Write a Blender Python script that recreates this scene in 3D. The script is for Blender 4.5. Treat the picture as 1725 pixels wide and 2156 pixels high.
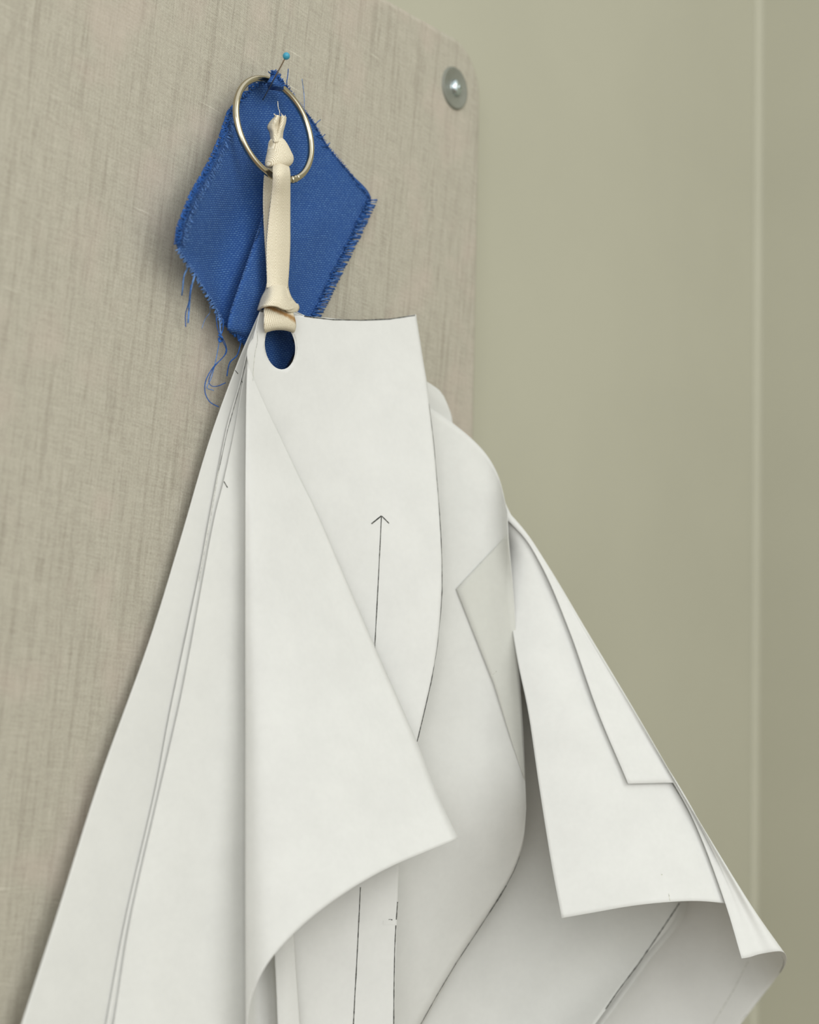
import bpy, bmesh, math, random
import numpy as np
from mathutils import Vector, Matrix
from mathutils.bvhtree import BVHTree

random.seed(7)
for o in list(bpy.data.objects):
    bpy.data.objects.remove(o)
scene = bpy.context.scene
COL = scene.collection

# ------------------------------------------------------------------ camera
# World: X runs along the board to the right, Y goes into the wall, Z is up.
# The board face is the plane Y = 0; the ring hangs in front of (0, 0, ZR).
IMG_W, IMG_H, F_PX = 1725.0, 2156.0, 3200.0
ZR = 1.62
u = np.array([2360.0, 277.4, 3200.0]); u /= np.linalg.norm(u)          # X axis in camera axes (right, down, forward)
v = np.array([950.0, -45000.0, 3200.0]); v -= u * v.dot(u); v /= np.linalg.norm(v)
yy = np.cross(v, u)
M_WC = np.array([u, yy, v])                                             # rows: world axes seen in camera axes
P0_CAM = np.array([(576 - IMG_W / 2) / F_PX, (272 - IMG_H / 2) / F_PX, 1.0]) * 0.66
CAM = M_WC @ (-P0_CAM) + np.array([0, 0, ZR])

cam_data = bpy.data.cameras.new('camera')
cam = bpy.data.objects.new('camera', cam_data)
COL.objects.link(cam)
right, down, fwd = M_WC[:, 0], M_WC[:, 1], M_WC[:, 2]
rot = Matrix(((right[0], -down[0], -fwd[0]), (right[1], -down[1], -fwd[1]), (right[2], -down[2], -fwd[2])))
cam.matrix_world = Matrix.Translation(Vector(CAM)) @ rot.to_4x4()
cam_data.sensor_fit = 'VERTICAL'
cam_data.sensor_height = 36.0
cam_data.sensor_width = 36.0
cam_data.lens = F_PX / IMG_H * 36.0
cam_data.clip_start = 0.01
cam_data.clip_end = 50
cam_data.dof.use_dof = True
cam_data.dof.focus_distance = 0.645
cam_data.dof.aperture_fstop = 6.6
scene.camera = cam

# ------------------------------------------------------------------ light
world = bpy.data.worlds.new('world'); scene.world = world
world.use_nodes = True
world.node_tree.nodes['Background'].inputs[0].default_value = (0.95, 0.975, 0.95, 1)
world.node_tree.nodes['Background'].inputs[1].default_value = 0.98

def area(name, loc, target, sx, sy, power, colr):
    d = bpy.data.lights.new(name, 'AREA'); d.shape = 'RECTANGLE'
    d.size, d.size_y, d.energy, d.color = sx, sy, power, colr
    o = bpy.data.objects.new(name, d); COL.objects.link(o)
    o.location = loc
    o.rotation_euler = (Vector(target) - Vector(loc)).to_track_quat('-Z', 'Y').to_euler()
    return o
area('window_light', (0.10, -2.2, ZR + 0.85), (0.02, 0, ZR - 0.15), 2.4, 1.8, 22, (1.0, 0.99, 0.97))
area('side_fill_light', (-2.6, -1.9, ZR + 0.5), (0.1, -0.1, ZR - 0.15), 1.6, 1.8, 28, (1.0, 0.995, 0.98))  # added fill from the left, lifts the right wall and softens shadows

scene.view_settings.view_transform = 'Standard'
scene.view_settings.look = 'None'
scene.view_settings.exposure = 0.22
scene.view_settings.gamma = 1.0
scene.view_settings.use_curve_mapping = False

# ------------------------------------------------------------------ helpers
def ray(px, py):
    d = np.array([(px - IMG_W / 2) / F_PX, (py - IMG_H / 2) / F_PX, 1.0])
    return M_WC @ d
def P(px, py, w):
    """point at w millimetres in front of the board, seen in direction px, py"""
    d = ray(px, py)
    t = (-w / 1000.0 - CAM[1]) / d[1]
    return Vector(CAM + d * t)
def tag(o, label=None, cat=None, group=None, kind=None):
    if label: o['label'] = label
    if cat: o['category'] = cat
    if group: o['group'] = group
    if kind: o['kind'] = kind
    return o
def thing(name, loc, label, cat, group=None):
    o = bpy.data.objects.new(name, None); COL.objects.link(o)
    o.location = loc; o.empty_display_size = 0.01
    return tag(o, label, cat, group)
def mesh_obj(name, verts, faces, mat, parent=None, smooth=True, uvs=None):
    me = bpy.data.meshes.new(name)
    me.from_pydata([tuple(x) for x in verts], [], faces)
    if uvs is not None:
        uvl = me.uv_layers.new(name='UVMap')
        for lp in me.loops:
            uvl.data[lp.index].uv = uvs[lp.vertex_index]
    if smooth:
        for p in me.polygons: p.use_smooth = True
    me.materials.append(mat)
    o = bpy.data.objects.new(name, me); COL.objects.link(o)
    if parent:
        o.parent = parent
        o.matrix_parent_inverse = Matrix.Translation(-Vector(parent.location))
    return o

def cr(p, n, closed=False):
    """Catmull-Rom through the rows of p (k, d), n steps per span"""
    p = np.asarray(p, float); k = len(p); out = []
    spans = k if closed else k - 1
    for i in range(spans):
        if closed:
            a, b, c, d = p[(i - 1) % k], p[i], p[(i + 1) % k], p[(i + 2) % k]
        else:
            b, c = p[i], p[i + 1]
            a = p[i - 1] if i > 0 else 2 * b - c
            d = p[i + 2] if i + 2 < k else 2 * c - b
        for j in range(n):
            t = j / n
            out.append(0.5 * (2 * b + (c - a) * t + (2 * a - 5 * b + 4 * c - d) * t * t + (3 * b - a - 3 * c + d) * t ** 3))
    if not closed: out.append(p[-1])
    return np.array(out)

def grid_surface(ctrl, nr, nc):
    """ctrl (R, C, 3) of px, py, w -> dense grid of the same"""
    ctrl = np.asarray(ctrl, float)
    rows = np.array([cr(ctrl[i], nc) for i in range(ctrl.shape[0])])
    return np.array([cr(rows[:, j], nr) for j in range(rows.shape[1])]).transpose(1, 0, 2)

HOLE = (590.0, 729.0)
def sheet(name, parent, ctrl, mat, nr=10, nc=10, hole=0.0, mask=None, thick=0.00016):
    g = grid_surface(ctrl, nr, nc)
    R, C = g.shape[:2]
    pts = [P(*g[i, j]) for i in range(R) for j in range(C)]
    faces = []
    for i in range(R - 1):
        for j in range(C - 1):
            if mask and not mask(i / nr, j / nc): continue
            faces.append((i * C + j, i * C + j + 1, (i + 1) * C + j + 1, (i + 1) * C + j))
    if hole:
        def hc(p):
            c = P(HOLE[0], HOLE[1], -p.y * 1000)
            return Vector((p.x - c.x, 0, p.z - c.z))
        keep = []
        for f in faces:
            m = sum((hc(pts[k]) for k in f), Vector()) / 4
            if m.length > hole: keep.append(f)
        removed = set(k for f in faces for k in f) - set()
        kept = set(keep)
        gone = [f for f in faces if f not in kept]
        gv = set(k for f in gone for k in f); kv = set(k for f in keep for k in f)
        for k in gv & kv:
            d = hc(pts[k])
            if d.length > 1e-6:
                s = hole / d.length
                pts[k] = pts[k] + d * (s - 1)
        faces = keep
    used = sorted(set(k for f in faces for k in f)); idx = {k: n for n, k in enumerate(used)}
    verts = [pts[k] for k in used]
    faces = [tuple(idx[k] for k in f) for f in faces]
    o = mesh_obj(name, verts, faces, mat, parent)
    o['_bvh'] = 0
    del o['_bvh']
    BVH[o.name] = BVHTree.FromPolygons(verts, faces)
    so = o.modifiers.new('thickness', 'SOLIDIFY'); so.thickness = thick; so.offset = 0
    return o
BVH = {}
def on_sheet(o, px, py, nth=0):
    d = Vector(ray(px, py)).normalized(); org = Vector(CAM)
    for _ in range(nth + 1):
        hit, nor, _i, _d = BVH[o.name].ray_cast(org, d)
        if hit is None: return None, None
        org = hit + d * 0.0008
    if nor.dot(d) > 0: nor = -nor
    return hit, nor
def stroke(name, o, pts, width, mat, step=10, nth=0, lift=0.00022, jitter=0.0):
    """a drawn line lying on a sheet"""
    dense = []
    for a, b in zip(pts[:-1], pts[1:]):
        n = max(2, int(math.hypot(b[0] - a[0], b[1] - a[1]) / step))
        dense += [(a[0] + (b[0] - a[0]) * k / n, a[1] + (b[1] - a[1]) * k / n) for k in range(n)]
    dense.append(pts[-1])
    L = []
    for q in dense:
        h, n = on_sheet(o, q[0], q[1], nth)
        if h is not None: L.append((h + n * lift, n))
    if len(L) < 2: return None
    vs, fs = [], []
    for i, (h, n) in enumerate(L):
        t = (L[min(i + 1, len(L) - 1)][0] - L[max(i - 1, 0)][0]).normalized()
        s = t.cross(n).normalized() * width / 2 * (1 + random.uniform(-jitter, jitter))
        vs += [h - s, h + s]
        if i: fs.append((2 * i - 2, 2 * i - 1, 2 * i + 1, 2 * i))
    return mesh_obj(name, vs, fs, mat, o if o.parent is None else o.parent)

def tube_verts(path, radii, seg=6, cap=True):
    vs, fs = [], []
    path = [Vector(p) for p in path]
    nrm = None
    for i, p in enumerate(path):
        t = (path[min(i + 1, len(path) - 1)] - path[max(i - 1, 0)])
        t = t.normalized() if t.length > 0 else Vector((0, 0, 1))
        if nrm is None:
            nrm = t.orthogonal().normalized()
        nrm = (nrm - t * nrm.dot(t)).normalized()
        b = t.cross(nrm)
        r = radii[i] if hasattr(radii, '__len__') else radii
        for k in range(seg):
            a = 2 * math.pi * k / seg
            vs.append(p + (nrm * math.cos(a) + b * math.sin(a)) * r)
    n = len(path)
    for i in range(n - 1):
        for k in range(seg):
            fs.append((i * seg + k, i * seg + (k + 1) % seg, (i + 1) * seg + (k + 1) % seg, (i + 1) * seg + k))
    if cap:
        fs.append(tuple(range(seg))[::-1]); fs.append(tuple((n - 1) * seg + k for k in range(seg)))
    return vs, fs
class Bag:
    def __init__(s): s.v, s.f = [], []
    def add(s, vf):
        o = len(s.v); s.v += vf[0]; s.f += [tuple(k + o for k in f) for f in vf[1]]

# ------------------------------------------------------------------ materials
class N:
    """tiny node expression helper"""
    def __init__(s, name):
        s.m = bpy.data.materials.new(name); s.m.use_nodes = True
        s.t = s.m.node_tree; s.t.nodes.clear()
        s.out = s.t.nodes.new('ShaderNodeOutputMaterial')
    def node(s, typ, ins=None, **kw):
        n = s.t.nodes.new(typ)
        for k, val in kw.items(): setattr(n, k, val)
        for k, val in (ins or {}).items(): s.set(n.inputs[k], val)
        return n
    def set(s, sock, val):
        if hasattr(val, 'is_output') or isinstance(val, bpy.types.NodeSocket): s.t.links.new(val, sock)
        else: sock.default_value = val
    def math(s, op, a, b=0.0, c=0.0):
        n = s.t.nodes.new('ShaderNodeMath'); n.operation = op
        for i, q in enumerate((a, b, c)): s.set(n.inputs[i], q)
        return n.outputs[0]
    def coord(s, kind='Object'):
        return s.node('ShaderNodeTexCoord').outputs[kind]
    def mapping(s, vec, rot=(0, 0, 0), scale=(1, 1, 1), loc=(0, 0, 0)):
        return s.node('ShaderNodeMapping', {'Vector': vec, 'Rotation': rot, 'Scale': scale, 'Location': loc}).outputs[0]
    def noise(s, vec, scale, detail=2.0, rough=0.5):
        return s.node('ShaderNodeTexNoise', {'Vector': vec, 'Scale': scale, 'Detail': detail, 'Roughness': rough}).outputs[0]
    def ramp(s, fac, lo, hi, a=0.0, b=1.0):
        return s.node('ShaderNodeMapRange', {'Value': fac, 'From Min': lo, 'From Max': hi, 'To Min': a, 'To Max': b}).outputs[0]
    def mix(s, fac, a, b, blend='MIX'):
        n = s.t.nodes.new('ShaderNodeMix'); n.data_type = 'RGBA'; n.blend_type = blend
        s.set(n.inputs[0], fac); s.set(n.inputs[6], a); s.set(n.inputs[7], b)
        return n.outputs[2]
    def bump(s, h, strength, dist):
        return s.node('ShaderNodeBump', {'Height': h, 'Strength': strength, 'Distance': dist}).outputs[0]
    def principled(s, **ins):
        n = s.t.nodes.new('ShaderNodeBsdfPrincipled')
        for k, val in ins.items(): s.set(n.inputs[k.replace('_', ' ')], val)
        s.t.links.new(n.outputs[0], s.out.inputs[0])
        return n

def C(r, g, b):
    f = lambda c: (c / 255 / 12.92) if c / 255 <= 0.04045 else ((c / 255 + 0.055) / 1.055) ** 2.4
    return (f(r), f(g), f(b), 1.0)

def mat_wall(name, colr):
    n = N(name); c = n.coord()
    a = n.noise(c, 6.0, 3); b = n.noise(c, 900.0, 2)
    col = n.mix(n.ramp(a, .35, .65), colr, tuple(x * .95 for x in colr[:3]) + (1,))
    n.principled(Base_Color=col, Roughness=0.75, Normal=n.bump(b, .08, .0005))
    return n.m

def mat_linen():
    n = N('linen'); c0 = n.coord()
    c = n.mapping(c0, rot=(0, math.radians(-6), 0))
    warp = n.noise(n.mapping(c, scale=(1500, 1, 90)), 1.0, 2)
    weft = n.noise(n.mapping(c, scale=(110, 1, 1500)), 1.0, 2)
    streak = n.noise(n.mapping(c, scale=(330, 1, 14)), 1.0, 3, .6)
    wstreak = n.noise(n.mapping(c, scale=(16, 1, 420)), 1.0, 3, .6)
    slub = n.noise(n.mapping(c, scale=(36, 1, 900), loc=(3.1, 0, 7.7)), 1.0, 1)
    sep = n.node('ShaderNodeSeparateXYZ', {0: c})
    k = 2 * math.pi / 0.00078
    wx = n.math('SINE', n.math('MULTIPLY', sep.outputs[0], k))
    wz = n.math('SINE', n.math('MULTIPLY', sep.outputs[2], k))
    weave = n.math('MULTIPLY', wx, wz)
    fine = n.noise(n.mapping(c, scale=(1, 1, 1)), 1300.0, 1)
    val = n.math('ADD', n.math('MULTIPLY', n.math('SUBTRACT', warp, .5), .42), n.math('MULTIPLY', n.math('SUBTRACT', weft, .5), .36))
    val = n.math('ADD', val, n.math('MULTIPLY', weave, .26))
    val = n.math('ADD', val, n.math('MULTIPLY', n.math('SUBTRACT', fine, .5), .42))
    val = n.math('ADD', val, n.ramp(streak, .34, .5, -.13, 0.0))
    val = n.math('ADD', val, n.math('MULTIPLY', n.math('SUBTRACT', wstreak, .5), .10))
    val = n.math('ADD', val, n.ramp(slub, .71, .81, 0, .36))
    val = n.math('ADD', val, .5)
    col = n.mix(val, C(115, 106, 92), C(208, 204, 188))
    tint = n.noise(c, 28.0, 2)
    col = n.mix(n.ramp(tint, .52, .68, 0, .30), col, C(188, 171, 160))
    n.principled(Base_Color=col, Roughness=0.9, Normal=n.bump(val, .5, .0004))
    return n.m

def mat_cloth():
    n = N('blue_canvas'); c0 = n.coord()
    c = n.mapping(c0, rot=(0, math.radians(15.5), 0))
    sep = n.node('ShaderNodeSeparateXYZ', {0: c})
    wob = n.noise(c, 130.0, 3)
    V = n.math('ADD', n.math('MULTIPLY', sep.outputs[2], 1 / 0.00085), n.math('MULTIPLY', wob, 1.5))
    row = n.math('FLOOR', V)
    U = n.math('ADD', n.math('ADD', n.math('MULTIPLY', sep.outputs[0], 1 / 0.0022), n.math('MULTIPLY', row, 0.5)), n.math('MULTIPLY', n.noise(c, 700.0, 1), .7))
    fu = n.math('ABSOLUTE', n.math('SUBTRACT', n.math('FRACT', U), .5))
    fv = n.math('ABSOLUTE', n.math('SUBTRACT', n.math('FRACT', V), .5))
    rr = n.math('ADD', n.math('MULTIPLY', n.math('MULTIPLY', fu, fu), 3.2), n.math('MULTIPLY', n.math('MULTIPLY', fv, fv), 7.0))
    fleck = n.ramp(rr, 0.0, 0.85, 1, 0)
    nz = n.noise(c, 2600.0, 2)
    fleck = n.math('MULTIPLY', fleck, n.ramp(nz, .3, .65, .25, 1.1))
    fleck = n.math('MULTIPLY', fleck, n.ramp(n.noise(c, 520.0, 2), .36, .62, .35, 1.0))
    big = n.noise(c, 45.0, 3)
    col = n.mix(fleck, C(17, 62, 124), C(100, 145, 198))
    col = n.mix(n.ramp(big, .3, .7, 0, .25), col, C(32, 82, 152))
    n.principled(Base_Color=col, Roughness=0.9, Normal=n.bump(fleck, .6, .0005))
    return n.m

def mat_thread(name, colr):
    n = N(name); c = n.coord()
    z = n.noise(c, 700.0, 2)
    col = n.mix(n.ramp(z, .35, .65), tuple(x * .6 for x in colr[:3]) + (1,), tuple(min(1, x * 1.35) for x in colr[:3]) + (1,))
    n.principled(Base_Color=col, Roughness=.9)
    return n.m

def mat_tape():
    n = N('cotton_twill'); uv = n.coord('UV')
    sep = n.node('ShaderNodeSeparateXYZ', {0: uv})
    x, y = sep.outputs[0], sep.outputs[1]                       # millimetres across / along
    zig = n.math('PINGPONG', x, 3.6)
    ph = n.math('ADD', n.math('MULTIPLY', y, 1.0), n.math('MULTIPLY', zig, 2.1))
    rib = n.math('SINE', n.math('MULTIPLY', ph, 2 * math.pi / 1.35))
    nz = n.noise(n.mapping(uv, scale=(3.5, 1.6, 1)), 1.0, 3)
    spk = n.noise(uv, 1.3, 1)
    c = n.coord()
    val = n.math('ADD', n.math('MULTIPLY', rib, .3), nz)
    col = n.mix(n.ramp(val, .15, .8), C(186, 173, 146), C(233, 225, 205))
    col = n.mix(n.ramp(spk, .78, .84, 0, .5), col, C(150, 128, 96))
    n.principled(Base_Color=col, Roughness=.92, Normal=n.bump(val, .5, .0003))
    return n.m, n

def mat_paper(name, colr, trans=.28):
    n = N(name); c = n.coord()
    a = n.noise(c, 55.0, 3, .6); b = n.noise(c, 420.0, 2)
    f = n.math('ADD', n.math('MULTIPLY', a, .7), n.math('MULTIPLY', b, .3))
    col = n.mix(n.ramp(f, .36, .64), tuple(x * .955 for x in colr[:3]) + (1,), colr)
    bp = n.bump(f, .10, .0006)
    d = n.node('ShaderNodeBsdfDiffuse', {'Color': col, 'Roughness': .3, 'Normal': bp})
    t = n.node('ShaderNodeBsdfTranslucent', {'Color': col, 'Normal': bp})
    m = n.node('ShaderNodeMixShader', {0: trans, 1: d.outputs[0], 2: t.outputs[0]})
    n.t.links.new(m.outputs[0], n.out.inputs[0])
    return n.m

def mat_pencil(name, dark):
    n = N(name); c = n.coord()
    z = n.noise(c, 900.0, 2, .7)
    col = n.mix(n.ramp(z, .40, .62), C(*dark), C(dark[0] + 70, dark[1] + 70, dark[2] + 66))
    n.principled(Base_Color=col, Roughness=.8)
    return n.m

def mat_metal(name, colr, rough):
    n = N(name); c = n.coord()
    z = n.noise(c, 400.0, 2)
    n.principled(Base_Color=colr, Metallic=1.0, Roughness=n.ramp(z, .3, .7, rough * .8, rough * 1.25))
    return n.m

def mat_plain(name, colr, rough):
    n = N(name); c = n.coord()
    z = n.noise(c, 500.0, 2)
    col = n.mix(n.ramp(z, .3, .7), colr, tuple(x * .93 for x in colr[:3]) + (1,))
    n.principled(Base_Color=col, Roughness=rough)
    return n.m

WALL = mat_wall('wall_paint', C(171, 169, 151))
TRIM = mat_wall('caulk_bead', C(171, 169, 151))
LINEN = mat_linen()
CLOTH = mat_cloth()
BLUE = mat_thread('blue_thread', C(32, 82, 150))
BLUE_PALE = mat_thread('pale_blue_thread', C(84, 122, 178))
TAPE, _tn = mat_tape()
CREAM = mat_thread('cream_thread', C(222, 212, 188))
PAPER = mat_paper('pattern_paper', C(223, 223, 220), .15)
PAPER2 = mat_paper('pattern_paper_back', C(222, 222, 218), .18)
PAPER3 = mat_paper('thin_pattern_paper', C(225, 225, 221), .22)
PAPER_SHOW = mat_paper('show_through_paper', C(212, 212, 205), .18)  # greyer tone that paints the shade showing through thin paper
INK = mat_pencil('pencil_line', (44, 44, 42))
FAINT = mat_pencil('faint_pencil_line', (150, 150, 142))
NICKEL = mat_metal('nickel', C(188, 179, 158), .11)
ZINC = mat_plain('zinc', C(122, 124, 114), .5)
ZINC_BRIGHT = mat_metal('bright_zinc', C(196, 208, 212), .22)
DARKMETAL = mat_metal('dark_recess', C(40, 44, 50), .5)
STEEL = mat_metal('pin_steel', C(168, 152, 132), .35)
BEAD = mat_plain('turquoise_bead', C(56, 146, 174), .32)

# ------------------------------------------------------------------ the room
BOARD_T = 0.014
def box_obj(name, lo, hi, mat):
    x0, y0, z0 = lo; x1, y1, z1 = hi
    vs = [(x, y, z) for x in (x0, x1) for y in (y0, y1) for z in (z0, z1)]
    fs = [(0, 1, 3, 2), (4, 6, 7, 5), (0, 4, 5, 1), (2, 3, 7, 6), (0, 2, 6, 4), (1, 5, 7, 3)]
    return mesh_obj(name, vs, fs, mat, smooth=False)
corner = P(1590, 1000, -BOARD_T * 1000)
XC = corner.x
wb = box_obj('wall_back', (-1.6, BOARD_T, 0), (XC, BOARD_T + .1, 2.6), WALL)
tag(wb, 'pale olive painted wall behind the linen board', kind='structure')
wr = box_obj('wall_right', (XC, -2.6, 0), (XC + .1, BOARD_T + .1, 2.6), WALL)
tag(wr, 'pale olive painted wall meeting the corner at right', kind='structure')
FLOOR = mat_plain('floor_boards', C(134, 118, 98), .6)
fl = box_obj('floor', (-4.0, -4.0, -.05), (XC, BOARD_T, 0.0), FLOOR)
tag(fl, 'brown floor below the board', kind='structure')
# rounded bead filling the corner
vs, fs = [], []
r = 0.0045
prof = [(XC - r, BOARD_T)] + [(XC - r + r * math.sin(a), BOARD_T - r + r * math.cos(a)) for a in np.linspace(0, math.pi / 2, 9)] + [(XC, BOARD_T - r), (XC, BOARD_T)]
prof = [(XC - r, BOARD_T - .0002)] + [(XC - r * (1 - math.sin(a)) , BOARD_T - r * (1 - math.cos(a)) - .0002) for a in np.linspace(0, math.pi / 2, 9)] + [(XC - .0001, BOARD_T - .0001)]
n_ = len(prof)
for z in (0.0, 2.6):
    vs += [(x, y, z) for x, y in prof]
fs = [(i, (i + 1) % n_, n_ + (i + 1) % n_, n_ + i) for i in range(n_)]
tb = mesh_obj('trim_1', vs, fs, TRIM)
tag(tb, 'lighter rounded bead running down the wall corner', kind='structure')

# ------------------------------------------------------------------ pin board
xr = P(1011, 420, 0).x
zt = P(868, 24, 0).z
def rounded_outline(x0, x1, z0, z1, r, n=10):
    pts = []
    for cx, cz, a0 in ((x1 - r, z1 - r, 0), (x0 + r, z1 - r, 90), (x0 + r, z0 + r, 180), (x1 - r, z0 + r, 270)):
        for k in range(n + 1):
            a = math.radians(a0 + 90 * k / n)
            pts.append((cx + r * math.cos(a), cz + r * math.sin(a)))
    return pts
rings = []
bev = 0.0035
for inset, y in ((0.0, BOARD_T - .0002), (0.0, bev), (bev * .3, bev * .3), (bev, 0.0)):
    rings.append([(x, y, z) for x, z in rounded_outline(xr - 1.1 + inset, xr - inset, zt - .95 + inset, zt - inset, .026 - inset)])
vs = [p for rg in rings for p in rg]; n_ = len(rings[0]); fs = []
for k in range(3):
    for i in range(n_):
        fs.append((k * n_ + i, k * n_ + (i + 1) % n_, (k + 1) * n_ + (i + 1) % n_, (k + 1) * n_ + i))
fs.append(tuple(range(n_))); fs.append(tuple(3 * n_ + i for i in range(n_))[::-1])
board = mesh_obj('pin_board', vs, fs, LINEN, smooth=False)
tag(board, 'oatmeal linen covered pin board with a rounded corner, screwed to the wall', 'pin board')

# ------------------------------------------------------------------ washer and screw
wc = P(956, 186, 0)
ws = thing('washer_screw', wc, 'grey zinc washer with a cross head screw in the corner of the linen board', 'screw')
def lathe(prof, center, seg=40, axis_y=-1):
    vs, fs = [], []
    for (rr, h) in prof:
        for k in range(seg):
            a = 2 * math.pi * k / seg
            vs.append(Vector((center.x + rr * math.cos(a), center.y - h, center.z + rr * math.sin(a))))
    for i in range(len(prof) - 1):
        for k in range(seg):
            fs.append((i * seg + k, i * seg + (k + 1) % seg, (i + 1) * seg + (k + 1) % seg, (i + 1) * seg + k))
    fs.append(tuple(range(seg))); fs.append(tuple((len(prof) - 1) * seg + k for k in range(seg))[::-1])
    return vs, fs
RW = 0.0108
mesh_obj('washer', *lathe([(RW, 0), (RW, .0009), (RW - .0004, .0013), (RW - .0012, .0013), (RW - .0016, .00105), (.0042, .00105), (.0036, .0007)], wc), ZINC, ws)
sh = mesh_obj('screw_head', *lathe([(.0041, .0008), (.0041, .0016), (.0038, .0025), (.0030, .0032), (.0016, .0036), (.0003, .0037)], wc), ZINC_BRIGHT, ws)
b = Bag()
for a in (math.radians(25), math.radians(115)):
    L, W = .0021, .00045
    cs, sn = math.cos(a), math.sin(a)
    q = [(-L, -W), (L, -W), (L, W), (-L, W)]
    vs = [Vector((wc.x + x * cs - z * sn, wc.y - h, wc.z + x * sn + z * cs)) for h in (.0028, .0038) for x, z in q]
    b.add((vs, [(0, 1, 2, 3), (4, 7, 6, 5), (0, 4, 5, 1), (1, 5, 6, 2), (2, 6, 7, 3), (3, 7, 4, 0)]))
cx = mesh_obj('cross_recess', b.v, b.f, DARKMETAL, ws, smooth=False)
cx.parent = sh; cx.matrix_parent_inverse = Matrix.Translation(-Vector(wc))

# ------------------------------------------------------------------ blue cloth
cl = thing('fabric_swatch', P(575, 470, 3), 'blue canvas fabric swatch with frayed edges, pinned to the linen board', 'fabric')
# columns run from the left edge to the right edge; a pleat (under-fold) sits in the middle
def cloth_row(le, xf, yf, re, wl, wm, wr_, pl, wf):
    """le/re edge px, (xf,yf) fold point, pl pleat depth 0..1"""
    lx, ly = le; rx, ry = re
    def mixp(a, b, t): return (a[0] + (b[0] - a[0]) * t, a[1] + (b[1] - a[1]) * t)
    f = (xf, yf)
    row = []
    for t, wt in ((0, wl), (.3, wl * .55 + wm * .45), (.62, wm), (.92, wm)):
        q = mixp(le, f, t); row.append((q[0], q[1], wt))
    row.append((xf + 16 * pl, yf - 3 * pl, wm - .4 * pl))
    row.append((xf + 15 * pl, yf - 3 * pl, wm + .8 * pl))
    row.append((xf, yf, wm + wf * pl))
    for t, wt in ((.08, wm + wf * 1.15 * pl), (.38, wm + wf * .55 * pl), (.72, wm * .5 + wr_ * .5), (1, wr_)):
        q = mixp(f, re, t); row.append((q[0], q[1], wt))
    return row
rows = [
    cloth_row((552, 168), 576, 168, (602, 178), 4, 4, 5, 0.02, 3),
    cloth_row((520, 195), 575, 205, (632, 222), 4, 3, 5, 0.02, 3),
    cloth_row((484, 238), 572, 262, (655, 250), 5.5, 3, 5, 0.05, 3),
    cloth_row((466, 292), 567, 350, (690, 308), 9, 3, 5, 0.10, 3.4),
    cloth_row((442, 346), 557, 445, (735, 362), 12.5, 3.2, 4, 0.55, 3.8),
    cloth_row((405, 410), 534, 516, (780, 418), 16, 3.5, 3.5, 1, 4.4),
    cloth_row((378, 478), 514, 574, (748, 492), 17, 4, 3, 1, 5),
    cloth_row((374, 520), 499, 618, (716, 556), 15, 4.4, 3, 1, 5.4),
    cloth_row((412, 580), 486, 658, (680, 630), 11, 4.6, 3, 1, 5.6),
    cloth_row((442, 628), 481, 692, (648, 694), 8.5, 4.8, 3, 1, 5.4),
    cloth_row((472, 682), 500, 706, (612, 760), 6.5, 4.8, 3, .5, 4.5),
    cloth_row((508, 712), 535, 752, (590, 800), 5.5, 4.8, 3, .2, 3),
]
cloth = sheet('cloth', cl, rows, CLOTH, 8, 6, thick=0.0007)
# tip of the cloth folded over the ring at the pin
tip = [[(572, 154, 13), (577, 150, 13.4), (582, 155, 13.2)],
       [(569, 163, 13), (578, 161, 13.6), (588, 166, 13.4)],
       [(564, 172, 12.5), (578, 171, 14), (594, 176, 13.6)],
       [(563, 180, 9), (579, 181, 13.4), (597, 186, 12.4)],
       [(568, 188, 5), (581, 189, 9), (595, 192, 7)]]
ct = sheet('folded_tip', cl, tip, CLOTH, 6, 6, thick=0.0007)
def strand(path, r0, n=5, taper=.5):
    pts = cr([tuple(P(*q)) for q in path], n)
    m = len(pts)
    return tube_verts(pts, [r0 * (1 - (1 - taper) * i / (m - 1)) for i in range(m)], 4)
def fringe(name, pts, w, step, length, ang_of, r0, mat, wild, out_n=1, inset=4):
    bag = Bag()
    for i in range(len(pts) - 1):
        (x0, y0), (x1, y1) = pts[i], pts[i + 1]
        w0, w1 = w[i], w[i + 1]
        L = math.hypot(x1 - x0, y1 - y0); nx, ny = (y1 - y0) / L, -(x1 - x0) / L
        k = max(1, int(L / step))
        for j in range(k):
            t = (j + random.random()) / k
            x, y, ww = x0 + (x1 - x0) * t, y0 + (y1 - y0) * t, w0 + (w1 - w0) * t
            a = ang_of() ; ca, sa = math.cos(a), math.sin(a)
            dx, dy = (nx * ca - ny * sa) * out_n, (nx * sa + ny * ca) * out_n
            ln = length * random.uniform(.55, 1.25)
            c1 = random.uniform(-wild, wild); c2 = random.uniform(-wild, wild)
            bag.add(strand([(x - dx * inset, y - dy * inset, ww + .15), (x + dx * ln * .35 - dy * c1, y + dy * ln * .35 + dx * c1, ww + random.uniform(.2, 1.5)),
                            (x + dx * ln + -dy * c2, y + dy * ln + dx * c2, ww + random.uniform(-.6, 2))], r0, 3))
    o = mesh_obj(name, bag.v, bag.f, mat, cl)
    tag(o, kind='stuff')
    return o
Ledge = [(520, 195), (484, 238), (466, 292), (442, 346), (405, 410), (378, 478), (373, 515)]
LW = [4.5, 5.8, 9.3, 12.8, 16.2, 17.2, 15.5]
fringe('fringe', Ledge, LW, 1.6, 7, lambda: random.uniform(-.7, .7), .00028, BLUE, 5, 1, 7)
fringe('fringe', [(x + 12, y + 4) for x, y in Ledge[1:]], [q - .4 for q in LW[1:]], 5, 12, lambda: random.uniform(.2, .9), .00022, BLUE_PALE, 2, 1, 2)
Rlow = [(781, 420), (748, 492), (716, 556), (680, 630), (660, 668)]
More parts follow.
